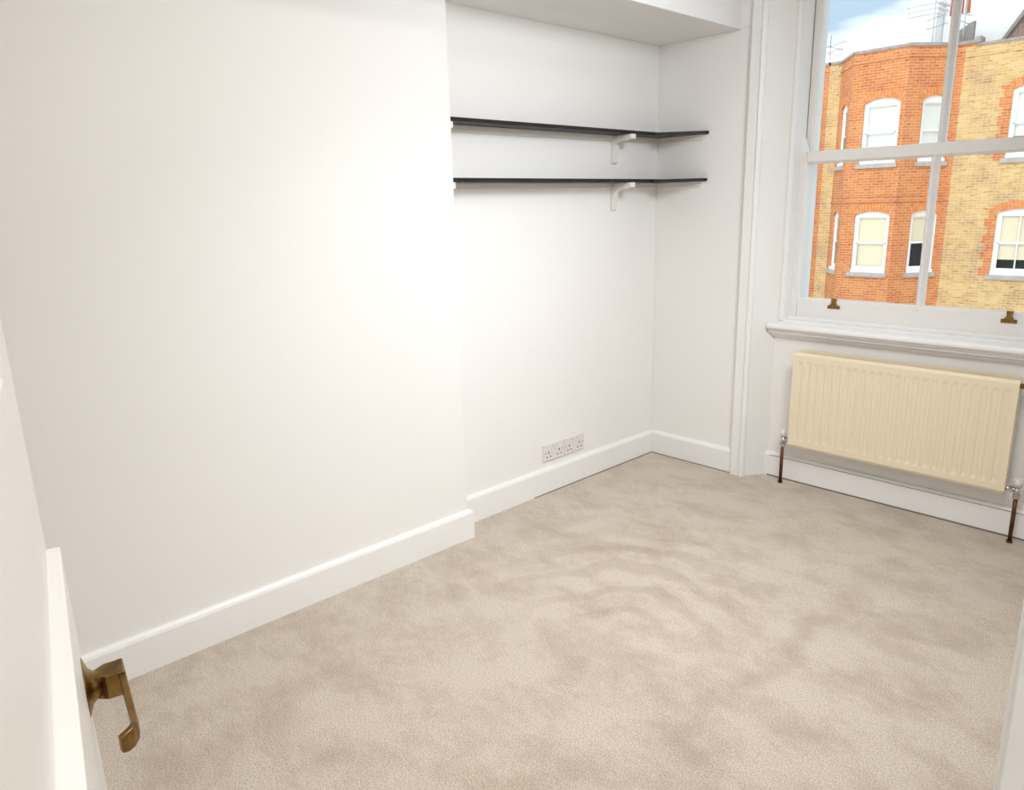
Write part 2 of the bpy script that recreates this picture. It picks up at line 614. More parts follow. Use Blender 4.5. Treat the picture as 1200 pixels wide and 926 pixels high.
# box frame linings and inside beads
for s in (0, 1):
    q = (lambda p: p) if s == 0 else mir
    wprism('frame_lining', [q(p) for p in [(.650, .106), (.672, .106), (.672, .172), (.6665, .172), (.6665, .212), (.672, .212), (.672, .218), (.69, .218), (.69, .30), (.650, .30)]], .78, 2.36, SASH)
    wprism('staff_bead', [q(p) for p in [(.662, .106), (.664, .097), (.670, .093), (.677, .094), (.6815, .100), (.682, .112), (.682, .171), (.668, .171)]], .792, 2.36, GLOSS, bevel=0)
    wprism('parting_bead', [q(p) for p in [(.667, .2125), (.684, .2125), (.684, .2185), (.667, .2185)]], .80, 2.36, SASH, bevel=0)
wprism('frame_head', [(.65, 2.33), (2 * CX - .65, 2.33), (2 * CX - .65, 2.41), (.65, 2.41)], .07, .30, SASH, 'y')
wprism('bottom_bead', [(.100, .788), (.172, .796), (.172, .806), (.162, .808), (.150, .800), (.120, .797), (.100, .797)], .684, 2 * CX - .684, GLOSS, 'x', bevel=0)
# outer stone sill and painted brick reveal outside
wprism('outer_sill', [(.171, .72), (.44, .70), (.44, .76), (.26, .795), (.171, .797)], .60, 2 * CX - .60, SILLST, 'x')
for s in (0, 1):
    q = (lambda p: p) if s == 0 else mir
    wprism('outer_reveal', [q(p) for p in [(.62, .30), (.687, .30), (.687, .350), (.62, .350)]], .74, 2.44, FARWHITE)

def sash(y0, y1, z0, z1, zb, zt, horn):
    """frame of one sash, glass opening zb..zt"""
    o = W(empty('sash', (0, 0, 0)))
    xl, xr, gl = .667, 2 * CX - .667, .716
    gr = 2 * CX - gl
    ym = (y0 + y1) / 2
    bm = bmesh.new()
    for s in (0, 1):
        q = (lambda p: p) if s == 0 else mir
        pts = [q(p) for p in ((xl + .001, y0), (gl - .010, y0), (gl - .001, y0 + .010), (gl, ym), (gl, y1), (xl + .001, y1))]
        aprism(bm, pts, z0, z1)
    ob = finish(bm, 'stile', SASH, o)
    bm = bmesh.new()
    aprism(bm, [(y0, z0), (y0, zb - .013), (y0 + .012, zb), (y1, zb), (y1, z0)], gl - .001, gr + .001, 'x')
    finish(bm, 'bottom_rail', SASH, o)
    bm = bmesh.new()
    aprism(bm, [(y0, z1), (y0, zt + .010), (y0 + .012, zt), (y1, zt), (y1, z1)], gl - .001, gr + .001, 'x')
    finish(bm, 'top_rail', SASH, o)
    bm = bmesh.new()
    aprism(bm, [(CX - .0035, y0 + .002), (CX + .0035, y0 + .002), (CX + .015, ym - .002), (CX + .015, y1), (CX - .015, y1), (CX - .015, ym - .002)], zb - .008, zt + .008)
    finish(bm, 'glazing_bar', SASH, o)
    for a, b in ((gl - .003, CX - .012), (CX + .012, gr + .003)):
        bm = bmesh.new()
        abox(bm, (a, ym + .002, zb - .003), (b, ym + .005, zt + .003))
        finish(bm, 'pane', GLASS, o)
    return o
lower = sash(.1735, .2115, .806, 1.5675, .898, 1.512, True)
upper = sash(.2190, .2560, 1.520, 2.332, 1.566, 2.29, False)
for s in (0, 1):
    q = (lambda p: p) if s == 0 else mir
    finish_bm = bmesh.new()
    aprism(finish_bm, [q(p) for p in [(.6685, 1.567), (.708, 1.567), (.704, 1.582), (.688, 1.632), (.683, 1.640), (.6685, 1.640)]], .1735, .2095, 'y')
    finish(finish_bm, 'stile_horn', GLOSS, lower, bevel=.001)
for x in (.893, 1.597):
    bm = bmesh.new()
    abox(bm, (x - .028, .1675, .857), (x + .028, .1745, .872))
    aprism(bm, [(x - .017, .872), (x + .017, .872), (x + .010, .884), (x + .011, .897), (x + .015, .906), (x - .010, .906), (x - .008, .884)], .1600, .1742, 'y')
    o = finish(bm, 'sash_stop', BRASS, lower, bevel=.0015)
    o['label'] = 'aged brass fitting on the bottom rail'
    c = cyl('screw', (x, .1592, .880), (x, .165, .880), .004, BRASS, lower)

# ---------------------------------------------------------------- radiator
rad = tag(empty('radiator', (1.249, .03, .205)), 'cream pressed steel panel radiator on the wall under the window', 'radiator')
def R(o):
    o.parent = rad
    o.matrix_parent_inverse = Matrix.Translation((-1.249, -.03, -.205))
    return o
def flute_panel(name, y, face, x0, x1, z0, z1):
    bm = bmesh.new()
    N = 24
    m_ = .020
    pitch = (x1 - x0 - 2 * m_) / N
    xs = [(x0, 0)]
    for i in range(N):
        a = x0 + m_ + i * pitch
        xs += [(a + pitch * .10, 0), (a + pitch * .26, 1), (a + pitch * .62, 1), (a + pitch * .78, 0)]
    xs.append((x1, 0))
    zs = [(z0, 0, .007), (z0 + .012, 0, 0), (z0 + .036, 0, 0), (z0 + .052, 1, 0), (z1 - .052, 1, 0), (z1 - .036, 0, 0), (z1 - .012, 0, 0), (z1, 0, .007)]
    g = []
    for z, k, e in zs:
        g.append([bm.verts.new((x, y + face * (.0038 * k * f + e), z)) for x, f in xs])
    for i in range(len(zs) - 1):
        for j in range(len(xs) - 1):
            bm.faces.new((g[i][j], g[i][j + 1], g[i + 1][j + 1], g[i + 1][j]))
    # edges and back
    yb = y + face * .014
    e = [bm.verts.new(c) for c in ((x0, yb, z0), (x1, yb, z0), (x1, yb, z1), (x0, yb, z1))]
    bm.faces.new(e)
    bm.faces.new([*g[0], e[1], e[0]])
    bm.faces.new([*g[-1], e[2], e[3]])
    bm.faces.new([r[0] for r in g] + [e[3], e[0]])
    bm.faces.new([r[-1] for r in g] + [e[2], e[1]])
    return R(finish(bm, name, CREAM, bevel=0))
flute_panel('front_panel', 0.0, 1, .798, 1.700, .205, .665)
flute_panel('back_panel', .066, -1, .806, 1.694, .208, .672)
bm = bmesh.new()
for i in range(44):
    x = .83 + i * .0195
    abox(bm, (x, .014, .25), (x + .0015, .052, .630))
R(finish(bm, 'convector_fins', CREAM))
for x in (.812, 1.686):
    for z in (.232, .642):
        R(cyl('joining_tube', (x, .010, z), (x, .056, z), .012, CREAM))
for x in (.98, 1.52):
    bm = bmesh.new()
    abox(bm, (x, .064, .23), (x + .03, .102, .25))
    abox(bm, (x, .094, .23), (x + .03, .102, .64))
    abox(bm, (x, .064, .62), (x + .03, .102, .64))
    R(finish(bm, 'wall_bracket', CREAM))
for x, sx in ((.760, 1), (1.737, -1)):
    v = R(cyl('valve_body', (x, .030, .196), (x, .030, .238), .0105, CHROME))
    bm = bmesh.new()
    acyl(bm, (x, .030, .188), (x, .030, .206), .0140, seg=6)
    acyl(bm, (x, .030, .224), (x + sx * .052, .030, .224), .0085)
    acyl(bm, (x + sx * .012, .030, .224), (x + sx * .026, .030, .224), .0135, seg=6)
    o = finish(bm, 'union_nuts', CHROME, v)
    o.matrix_parent_inverse = Matrix.Identity(4)
    o = cyl('valve_cap', (x, .030, .238), (x, .030, .272), .0125 if sx == 1 else .0165, PLASTIC, v, r1=.0115 if sx == 1 else .0150)
    o['label'] = 'white plastic valve cap'
    o = R(cyl('pipe', (x, .030, 0), (x, .030, .190), .0078, COPPER))
    o['label'] = 'tarnished brown copper pipe'
    o = R(cyl('pipe_collar', (x, .030, 0), (x, .030, .008), .0115, COPPER))
bm = bmesh.new()
acyl(bm, (1.698, .030, .640), (1.716, .030, .640), .010, seg=6)
acyl(bm, (1.714, .030, .640), (1.722, .030, .640), .0055)
R(finish(bm, 'bleed_valve', BRASS))

# ---------------------------------------------------------------- shelves
def shelf(z, label):
    """z = top of board"""
    t = tag(empty('alcove_shelf', (0, -.7, z - .02)), label, 'shelf', 'black shelves in the alcove')
    def S_(o):
        o.parent = t
        o.matrix_parent_inverse = Matrix.Translation((0, .7, -z + .02))
        return o
    T = .015
    S_(prism('board', [(.0, YBR), (.112, YBR), (.112, -.168), (.10, 0), (0, 0)], z - T, z, SHELF, bevel=.001))
    # triangular corner board widening to the end wall
    S_(prism('corner_board', [(.1125, -.180), (.300, -.030), (.304, -.012), (.300, 0), (.1015, 0)], z - T - .0005, z - .002, SHELF, bevel=.001))
    S_(box('rear_batten', (0, YBR + .02, z - T - .024), (.016, 0, z - T), WHITE, bevel=.001))
    S_(prism('side_batten', [(.016, z - T - .024), (.270, z - T - .024), (.286, z - T - .004), (.286, z - T - .001), (.016, z - T - .001)], -.016, 0, WHITE, 'y'))
    S_(box('side_batten', (.0, YBR, z - T - .024), (.106, YBR + .018, z - T), WHITE, bevel=.001))
    # pressed bracket: tapered wall leg and shelf arm
    yb = -.352
    b = S_(prism('bracket', [(0, z - T), (.122, z - T), (.122, z - T - .022), (.113, z - T - .024), (.050, z - T - .030), (.026, z - T - .042), (.018, z - T - .065), (.012, z - T - .122), (.006, z - T - .130), (0, z - T - .130)], yb - .021, yb + .017, WHITE, 'y', bevel=.004))
    return t
shelf(1.688, 'black painted alcove shelf, upper of the two')
shelf(1.470, 'black painted alcove shelf, lower of the two')

# ---------------------------------------------------------------- sockets
def socket(y0, label):
    t = tag(empty('wall_socket', (0, y0 + .073, .159)), label, 'socket', 'double sockets above the alcove skirting')
    def S_(o):
        o.parent = t
        o.matrix_parent_inverse = Matrix.Translation((0, -y0 - .073, -.159))
        return o
    S_(box('plate', (0, y0 + .001, .160), (.010, y0 + .145, .244), PLASTIC, bevel=.003, seg=3))
    for k in (0, 1):
        c = y0 + .036 + k * .074
        # rocker switch near the middle
        sy = y0 + .073 + (-.013 if k == 0 else .013)
        sw = S_(box('switch', (.0095, sy - .007, .212), (.0135, sy + .007, .234), PLASTIC, bevel=.0015))
        box('switch_mark', (.0134, sy - .003, .230), (.0140, sy + .003, .233), mat('red_mark', (.5, .06, .04)) if k == 0 and y0 < -.8 else SLOT, sw).matrix_parent_inverse = Matrix.Identity(4)
        S_(box('pin_hole', (.0098, c - .0028, .196), (.0107, c + .0028, .208), SLOT))
        S_(box('pin_hole', (.0098, c - .0165, .177), (.0107, c - .0085, .183), SLOT))
        S_(box('pin_hole', (.0098, c + .0085, .177), (.0107, c + .0165, .183), SLOT))
    for yy in (.013, .133):
        S_(cyl('screw', (.0095, y0 + yy, .202), (.0109, y0 + yy, .202), .0035, CHROME))
socket(-.8736, 'white double socket, the one nearer the chimney breast')
socket(-.8736 + .1475, 'white double socket, the one nearer the alcove corner')

# ---------------------------------------------------------------- door
door = st(empty('door_1', (1.58747, -3.15532, 0), -.1955), 'white painted door standing open at the left with brass lever', 'door')
DW = .705
bm = bmesh.new()
y0, y1 = -.040, -.005
for a, b in ((0, .12), (DW - .11, DW)):
    abox(bm, (a, y0, .008), (b, y1, 2.02))
for a, b in ((.008, .22), (.80, 1.245), (1.90, 2.02)):
    abox(bm, (.12, y0, a), (DW - .11, y1, b))
finish(bm, 'door_frame', GLOSS, door, bevel=.0015)
for a, b in ((.22, .80), (1.245, 1.90)):
    p_ = box('panel', (.118, -.030, a - .003), (DW - .108, -.017, b + .003), GLOSS, door)
# applied moulding round the upper panel
bm = bmesh.new()
for a, b in (((.12, -.017, 1.245), (.134, -.008, 1.90)), ((DW - .124, -.017, 1.245), (DW - .11, -.008, 1.90)), ((.12, -.017, 1.245), (DW - .11, -.008, 1.259)), ((.12, -.017, 1.886), (DW - .11, -.008, 1.90))):
    abox(bm, a, b)
finish(bm, 'panel_moulding', GLOSS, door, bevel=.003)
o = prism('facing_board', [(.0, -.0055), (.0, .0065), (.30, .0095), (DW - .02, .0125), (DW - .02, -.0055)], .010, 1.053, GLOSS, 'z', door, bevel=.0015)
o['label'] = 'flat board planted on the lower half of the door'
# brass lever handle
h = empty('handle', (.060, .0065, .930), 0, door)
h['label'] = 'aged brass lever handle'
bm = bmesh.new()
seg = 28
prev = None
for r, y in ((.028, -.002), (.028, .001), (.024, .0025), (.017, .005), (.013, .009), (.012, .014)):
    ring = [bm.verts.new((r * math.cos(2 * math.pi * i / seg), y, r * math.sin(2 * math.pi * i / seg))) for i in range(seg)]
    if prev:
        for i in range(seg):
            bm.faces.new((prev[i], prev[(i + 1) % seg], ring[(i + 1) % seg], ring[i]))
    else:
        bm.faces.new(ring)
    prev = ring
bm.faces.new(prev)
finish(bm, 'rose', BRASS, h, smooth=True)
# square-shouldered neck
bm = bmesh.new()
prev = None
for y, hx, hz in ((.008, .0085, .0105), (.014, .0095, .0125), (.018, .0125, .0125), (.034, .0125, .0125)):
    ring = [bm.verts.new((sx * hx, y, sz * hz)) for sx, sz in ((-1, -1), (1, -1), (1, 1), (-1, 1))]
    if prev:
        for i in range(4):
            bm.faces.new((prev[i], prev[(i + 1) % 4], ring[(i + 1) % 4], ring[i]))
    else:
        bm.faces.new(ring)
    prev = ring
bm.faces.new(prev)
finish(bm, 'neck', BRASS, h, bevel=.001)
# lever blade: swept profile, curling back to the door at the tip
path = [(-.0135, .0315), (.02, .0325), (.05, .0335), (.074, .0340), (.086, .0345), (.094, .0335), (.1005, .0300), (.1045, .0255), (.1060, .0210)]
wd = [.0125, .0095, .0070, .0066, .0072, .0085, .0092, .0090, .0075]
bm = bmesh.new()
prev = None
for i, (x, y) in enumerate(path):
    a = Vector(path[max(i - 1, 0)])
    b = Vector(path[min(i + 1, len(path) - 1)])
    d = (b - a).normalized()
    nn = Vector((-d.y, d.x))
    ring = [bm.verts.new((x + nn.x * k * .0030, y + nn.y * k * .0030, sgn * wd[i])) for k, sgn in ((-1, -1), (1, -1), (1, 1), (-1, 1))]
    if prev:
        for j in range(4):
            bm.faces.new((prev[j], prev[(j + 1) % 4], ring[(j + 1) % 4], ring[j]))
    else:
        bm.faces.new(ring)
    prev = ring
bm.faces.new(prev)
finish(bm, 'lever', BRASS, h, bevel=.0012)
# hinges on the hidden edge
for z in (.25, 1.75):
    cyl('hinge', (DW + .004, -.004, z - .04), (DW + .004, -.004, z + .04), .006, BRASS, door)

# ---------------------------------------------------------------- fill lamps added out of view to brighten the room
def fill_lamp(x, y, r, watt, label, aim=None, spread=180, drop=.06, tint=(1, .96, .91)):
    """added fill light built as a round fitting on a short stem, its dish turned towards aim"""
    t = tag(empty('fill_lamp', (x, y, ZC)), label, 'lamp')
    m = bpy.data.materials.new('fill_lamp_glass')
    m.use_nodes = True
    b = m.node_tree.nodes['Principled BSDF']
    b.inputs['Base Color'].default_value = (.9, .9, .88, 1)
    b.inputs['Emission Color'].default_value = (1, .95, .9, 1)
    b.inputs['Emission Strength'].default_value = 1.5
    cyl('ceiling_rose', (0, 0, -.001), (0, 0, -.02), .05, WHITE, t, seg=24)
    cyl('stem', (0, 0, -.02), (0, 0, -drop), .008, WHITE, t)
    d = (Vector(aim) - Vector((x, y, ZC - drop))).normalized() if aim else Vector((0, 0, -1))
    c = Vector((0, 0, -drop))
    cyl('dish', c, c + d * .05, r * .5, WHITE, t, r1=r, seg=40)
    cyl('diffuser', c + d * .05, c + d * .058, r * .97, m, t, seg=40)
    l = lamp('fill_light', 'AREA', c + d * .062, watt, tint, d.to_track_quat('-Z', 'Y').to_euler(), shape='DISK', size=r * 1.9)
    l.data.spread = math.radians(spread)
    l.parent = t
    return t
fill_lamp(1.95, -1.30, .24, 8.1, 'added fill lamp, a large white dish on the ceiling turned towards the alcove', aim=(0, -1.05, .85), spread=125, drop=.42, tint=(.90, .95, 1))
fill_lamp(1.75, -1.75, .20, 6.5, 'added fill lamp, a white dish on the ceiling shining down on the carpet', aim=(1.15, -1.45, 0), spread=110, drop=.25, tint=(.97, .98, 1))
fill_lamp(1.45, -2.35, .20, 6, 'added fill lamp, a round white fitting flush on the ceiling near the door')
fill_lamp(3.0, -2.9, .24, 11, 'added fill lamp, a round white fitting flush on the ceiling in the hall')

# ---------------------------------------------------------------- street and building opposite
YF = 20.65
st(box('ground', (-60, .9, -9.2), (60, 60, -9.0), ASPHALT), 'asphalt street below the window', 'street')
bld = tag(empty('brick_building', (-5, YF, -9)), 'orange and yellow brick building with a bay across the street', 'building')
BI = Matrix.Translation((5, -YF, 9))
def B(o, p=None):
    if p is None:
        o.parent = bld
        o.matrix_parent_inverse = BI
    else:
        o.parent = p
    return o

class Facet:
    def __init__(s, a, b):
        s.a = Vector(a)
        s.L = (Vector(b) - s.a).length
        s.d = (Vector(b) - s.a) / s.L
        s.n = Vector((s.d.y, -s.d.x))          # outward, towards the street
    def P(s, u, z, w=0):
        q = s.a + s.d * u + s.n * w
        return (q.x, q.y, z)

def arc(u0, u1, zs, zc, k=12):
    """points along segmental arch from u0 to u1"""
    c = (u1 - u0) / 2
    h = zc - zs
    r = (c * c + h * h) / (2 * h)
    pts = []
    for i in range(k + 1):
        x = -c + 2 * c * i / k
        pts.append((u0 + c + x, zc - r + math.sqrt(r * r - x * x)))
    return pts

def facet_wall(name, F, z0, z1, ops, m, thick=.35):
    bm = bmesh.new()
    uvl = bm.loops.layers.uv.new('metres')
    def face(pts, uvs):
        f = bm.faces.new([bm.verts.new(p) for p in pts])
        for l, q in zip(f.loops, uvs):
            l[uvl].uv = q
    def quad(u0, za, u1, zb):
        q = [(u0, za), (u1, za), (u1, zb), (u0, zb)]
        face([F.P(*p) for p in q], q)
    cols = {}
    for o in ops:
        cols.setdefault((o[0], o[1]), []).append(o)
    u = 0
    for (a, b), lst in sorted(cols.items()):
        if a > u + 1e-4:
            quad(u, z0, a, z1)
        lst.sort(key=lambda o: o[2])
        prev = None           # lower boundary
        for (_, _, zb, zs, zc) in lst:
            if prev is None:
                quad(a, z0, b, zb)
            else:
                for (p, q) in zip(prev[:-1], prev[1:]):
                    c = [p, q, (q[0], zb), (p[0], zb)]
                    face([F.P(*t) for t in c], c)
            prev = arc(a, b, zs, zc)
            # reveals
            dd = .13
            def rev(p, q):
                face([F.P(*p), F.P(*q), F.P(*q, -dd), F.P(*p, -dd)], [p, q, (q[0] + dd, q[1]), (p[0] + dd, p[1])])
            rev((a, zb), (a, zs))
            rev((b, zb), (b, zs))
            rev((a, zb), (b, zb))
            for p, q in zip(prev[:-1], prev[1:]):
                rev(p, q)
        for (p, q) in zip(prev[:-1], prev[1:]):
            c = [p, q, (q[0], z1), (p[0], z1)]
            face([F.P(*t) for t in c], c)
        u = b
    if u < F.L - 1e-4:
        quad(u, z0, F.L, z1)
    # ends, top and back
    t = -thick
    for uu in (0, F.L):
        face([F.P(uu, z0), F.P(uu, z1), F.P(uu, z1, t), F.P(uu, z0, t)], [(0, z0), (0, z1), (thick, z1), (thick, z0)])
    face([F.P(0, z1), F.P(F.L, z1), F.P(F.L, z1, t), F.P(0, z1, t)], [(0, 0), (F.L, 0), (F.L, .3), (0, .3)])
    bmesh.ops.remove_doubles(bm, verts=bm.verts, dist=1e-4)
    return B(finish(bm, name, m))

def fbox(bm, F, u0, u1, z0, z1, w0, w1):
    pts = [F.P(u, z, w_) for w_ in (w0, w1) for u, z in ((u0, z0), (u1, z0), (u1, z1), (u0, z1))]
    v = [bm.verts.new(p) for p in pts]
    for f in ((0, 1, 2, 3), (7, 6, 5, 4), (0, 4, 5, 1), (1, 5, 6, 2), (2, 6, 7, 3), (3, 7, 4, 0)):
        bm.faces.new([v[i] for i in f])

def far_window(F, u0, u1, zb, zs, zc, blind, cover, bars=False, frame=.075):
    """sliding sash window set in an arched opening; cover = part of the height the blind closes"""
    d0, d1 = -.125, -.055
    bm = bmesh.new()
    # arched outer frame
    out = [(u0, zb)] + arc(u0, u1, zs, zc) + [(u1, zb)]
    zi = zs - .045
    fr = frame
    n = len(out)
    inn = [(u0 + fr, zb + .10)] + [(min(max(p[0], u0 + fr), u1 - fr), zi) for p in out[1:-1]] + [(u1 - fr, zb + .10)]
    O = [bm.verts.new(F.P(*p, d1)) for p in out]
    I = [bm.verts.new(F.P(*p, d1)) for p in inn]
    I2 = [bm.verts.new(F.P(*p, d0)) for p in inn]
    for i in range(n):
        j = (i + 1) % n
        try:
            bm.faces.new((O[i], O[j], I[j], I[i]))
        except ValueError:
            pass
        bm.faces.new((I[i], I[j], I2[j], I2[i]))
    win_ = B(finish(bm, 'window', FARWHITE))
    win_.matrix_parent_inverse = BI
    ub, ue = u0 + fr, u1 - fr
    z0_, z1_ = zb + .10, zi
    zm = (z0_ + z1_) / 2
    bm = bmesh.new()
    fbox(bm, F, ub, ue, zm - .03, zm + .03, -.11, -.065)
    for za, zbb, w_ in ((z0_, zm, -.075), (zm, z1_, -.095)):
        fbox(bm, F, ub, ub + .04, za, zbb, w_ - .02, w_ + .01)
        fbox(bm, F, ue - .04, ue, za, zbb, w_ - .02, w_ + .01)
    fbox(bm, F, ub, ue, z0_, z0_ + .07, -.095, -.062)
    fbox(bm, F, ub, ue, z1_ - .04, z1_, -.115, -.08)
    if bars:
        um = (ub + ue) / 2
        fbox(bm, F, um - .016, um + .016, z0_, z1_, -.10, -.07)
    finish(bm, 'sash', FARWHITE, win_)
    bm = bmesh.new()
    fbox(bm, F, ub, ue, z0_, z1_, -.108, -.104)
    finish(bm, 'pane', FARGLASS, win_)
    hb = z1_ - (z1_ - z0_) * cover
    bm = bmesh.new()
    fbox(bm, F, ub + .005, ue - .005, hb, z1_, -.150, -.142)
    finish(bm, 'blind', blind, win_)
    bm = bmesh.new()
    fbox(bm, F, u0, u1, zb, zs, -.40, -.35)
    finish(bm, 'dark_interior', ROOM_D, win_)
    bm = bmesh.new()
    fbox(bm, F, u0 - .09, u1 + .06, zb - .13, zb - .01, -.10, .07)
    finish(bm, 'sill', SILLST, win_, bevel=0)
    bm = bmesh.new()
    fbox(bm, F, u0 + .005, u1 - .005, zb - .012, zb + .075, -.12, .015)
    finish(bm, 'timber_sill', FARWHITE, win_)
    # arch of rubbed bricks on edge
    bm = bmesh.new()
    k = max(6, int((u1 - u0 + .1) / .082))
    c = (u1 - u0) / 2
    hgt = zc - zs
    r = (c * c + hgt * hgt) / (2 * hgt)
    cu, cz = u0 + c, zc - r
    th = math.asin(c / r) * 1.03
    for i in range(k):
        a0 = -th + 2 * th * (i + .06) / k
        a1 = -th + 2 * th * (i + .94) / k
        pts = [(r + .002, a0), (r + .002, a1), (r + .225, a1), (r + .225, a0)]
        q = [(cu + rr * math.sin(a), cz + rr * math.cos(a)) for rr, a in pts]
        v0 = [bm.verts.new(F.P(*p, -.02)) for p in q]
        v1 = [bm.verts.new(F.P(*p, .012)) for p in q]
        bm.faces.new(v1)
        for s_ in range(4):
            t_ = (s_ + 1) % 4
            bm.faces.new((v0[s_], v0[t_], v1[t_], v1[s_]))
    B(finish(bm, 'brick_arch', ARCHB))
    return win_

ZG = -9.0
ZP = 5.265
F0 = Facet((-8.818, YF), (-8.62, YF))
F0b = Facet((-8.62, YF), (-8.263, YF))
F1 = Facet((-8.263, YF), (-7.425, 19.541))
F2 = Facet((-7.425, 19.541), (-5.927, 19.541))
F3 = Facet((-5.927, 19.541), (-5.089, YF))
F4 = Facet((-5.089, YF), (9, YF))
def L(zb, zs, zc):
    return (zb, zs, zc)
LO = (-.822, .825, .922)
HI = (2.268, 3.885, 4.013)
LO2 = (-4.0, -2.3, -2.2)
facet_wall('orange_wall', F0, ZG, ZP, [], REDB)
facet_wall('yellow_wall', F0b, ZG, ZP, [], YELB)
o1 = [(.40, 1.06) + L_ for L_ in (LO, HI)]
facet_wall('bay_wall', F1, ZG, ZP, o1, REDB)
o2 = [(.385, 1.375) + L_ for L_ in (LO, HI)]
facet_wall('bay_wall', F2, ZG, ZP, o2, REDB)
o3 = [(.52, 1.33) + L_ for L_ in (LO, HI)]
facet_wall('bay_wall', F3, ZG, ZP, o3, REDB)
YLO = (-.835, .825, .930)
YHI = (2.265, 3.979, 4.097)
u3 = -3.665 + 5.089
o4 = [(u3, u3 + 1.10) + YLO, (u3, u3 + 1.10) + YHI, (u3 + 3.4, u3 + 4.5) + YLO, (u3 + 3.4, u3 + 4.5) + YHI]
facet_wall('yellow_wall', F4, ZG, 5.19, o4, YELB)
for F, ops, bl in ((F1, o1, (BLIND_W, BLIND_W)), (F2, o2, (BLIND_C, BLIND_W)), (F3, o3, (BLIND_C, BLIND_W))):
    for k, o_ in enumerate(ops):
        cover = 1.0
        if F is F3 and k == 0:
            cover = .5
        far_window(F, *o_, bl[k], cover)
for k, o_ in enumerate(o4):
    far_window(F4, *o_, (BLIND_C if k % 2 == 0 else BLIND_W), .80 if k % 2 == 0 else .72, bars=(k % 2 == 0))
# orange brick dressings around the yellow wall's windows and the bay junction
def dress(u0, u1, z0, z1):
    bm = bmesh.new()
    uvl = bm.loops.layers.uv.new('metres')
    fbox(bm, F4, u0, u1, z0, z1, -.05, .004)
    for f in bm.faces:
        for l in f.loops:
            l[uvl].uv = (l.vert.co.x - F4.a.x, l.vert.co.z)
    B(finish(bm, 'brick_dressing', REDB))
for (a, b, zb, zs, zc) in o4:
    z = zb - .05
    i = 0
    while z < zs + .1:
        wdt = .20 if i % 2 else .29
        dress(a - wdt, a - .001, z, min(z + .225, zs + .12))
        dress(b + .001, b + wdt, z, min(z + .225, zs + .12))
        z += .225
        i += 1
dress(.0, .17, ZG, 5.18)
# copings and string courses
def band(name, m, z0, z1, w0, w1, facets):
    bm = bmesh.new()
    for F in facets:
        fbox(bm, F, -.03 if w1 > .02 else 0, F.L + (.03 if w1 > .02 else 0), z0, z1, w0, w1)
    return B(finish(bm, name, m))
bay = (F1, F2, F3)
band('coping', STONE, ZP - .005, ZP + .075, -.37, .045, (F0, F0b, F1, F2, F3))
Fp = Facet((-5.089, YF), (-4.63, YF))
bm = bmesh.new()
uvl = bm.loops.layers.uv.new('metres')
fbox(bm, Fp, 0, Fp.L, 5.185, ZP, -.35, -.001)
for f in bm.faces:
    for l in f.loops:
        l[uvl].uv = (l.vert.co.x, l.vert.co.z)
B(finish(bm, 'parapet_pier', REDB))
band('coping', STONE, ZP - .002, ZP + .078, -.37, .045, (Fp,))
B(box('coping_end', (-4.70, YF - .08, 5.25), (-4.55, YF + .3, 5.42), STONE, bevel=.02))
band('coping', STONE, 5.186, 5.250, -.37, .045, (Facet((-4.61, YF), (9, YF)),))
def sband(z0, z1, w1, facets, m=REDB):
    bm = bmesh.new()
    uvl = bm.loops.layers.uv.new('metres')
    for F in facets:
        fbox(bm, F, 0, F.L, z0, z1, -.05, w1)
    for f in bm.faces:
        for l in f.loops:
            l[uvl].uv = (l.vert.co.x + l.vert.co.y * .7, l.vert.co.z)
    B(finish(bm, 'string_course', m))
sband(1.170, 1.215, .03, bay)
sband(1.330, 1.370, .022, bay)
sband(4.985, 5.040, .03, bay)
sband(4.93, 4.985, .02, (Facet((-4.9, YF), (9, YF)),), YELB)
# roof deck and party walls closing the building behind the facades
B(prism('roof_deck', [(-8.818, YF + .3), (9, YF + .3), (9, YF + 9), (-8.818, YF + 9)], 4.4, 4.6, SLATE))
B(prism('bay_roof', [(-8.263, YF + .3), (-8.0, YF), (-7.4, 19.9), (-5.95, 19.9), (-5.3, YF), (-5.089, YF + .3)], 4.95, 5.05, SLATE))
bm = bmesh.new()
abox(bm, (-8.818, YF + .35, ZG), (-8.50, YF + 9, 5.2))
abox(bm, (8.7, YF + .35, ZG), (9, YF + 9, 5.2))
B(finish(bm, 'side_wall', RENDERW))
# floors behind the windows so no light shines through
B(box('inner_wall', (-8.4, YF + .45, ZG), (8.7, YF + .6, 4.4), ROOM_D))
B(cyl('drainpipe', (-8.855, YF - .06, ZG), (-8.855, YF - .06, 4.2), .045, BLACKP))
B(box('vent_hood', (-5.02, YF - .18, 2.62), (-4.72, YF, 2.76), mat('grey_vent', (.25, .24, .23), .8), bevel=.02))
# white house next door, its flank just showing
nb = tag(empty('white_house', (-14, YF + 1, ZG)), 'white rendered house to the left of the brick building', 'building')
o = box('wall', (-20, YF + 1.2, ZG), (-8.93, YF + 8, 3.2), RENDERW, nb)
o.matrix_parent_inverse = Matrix.Translation((14, -YF - 1, 9))

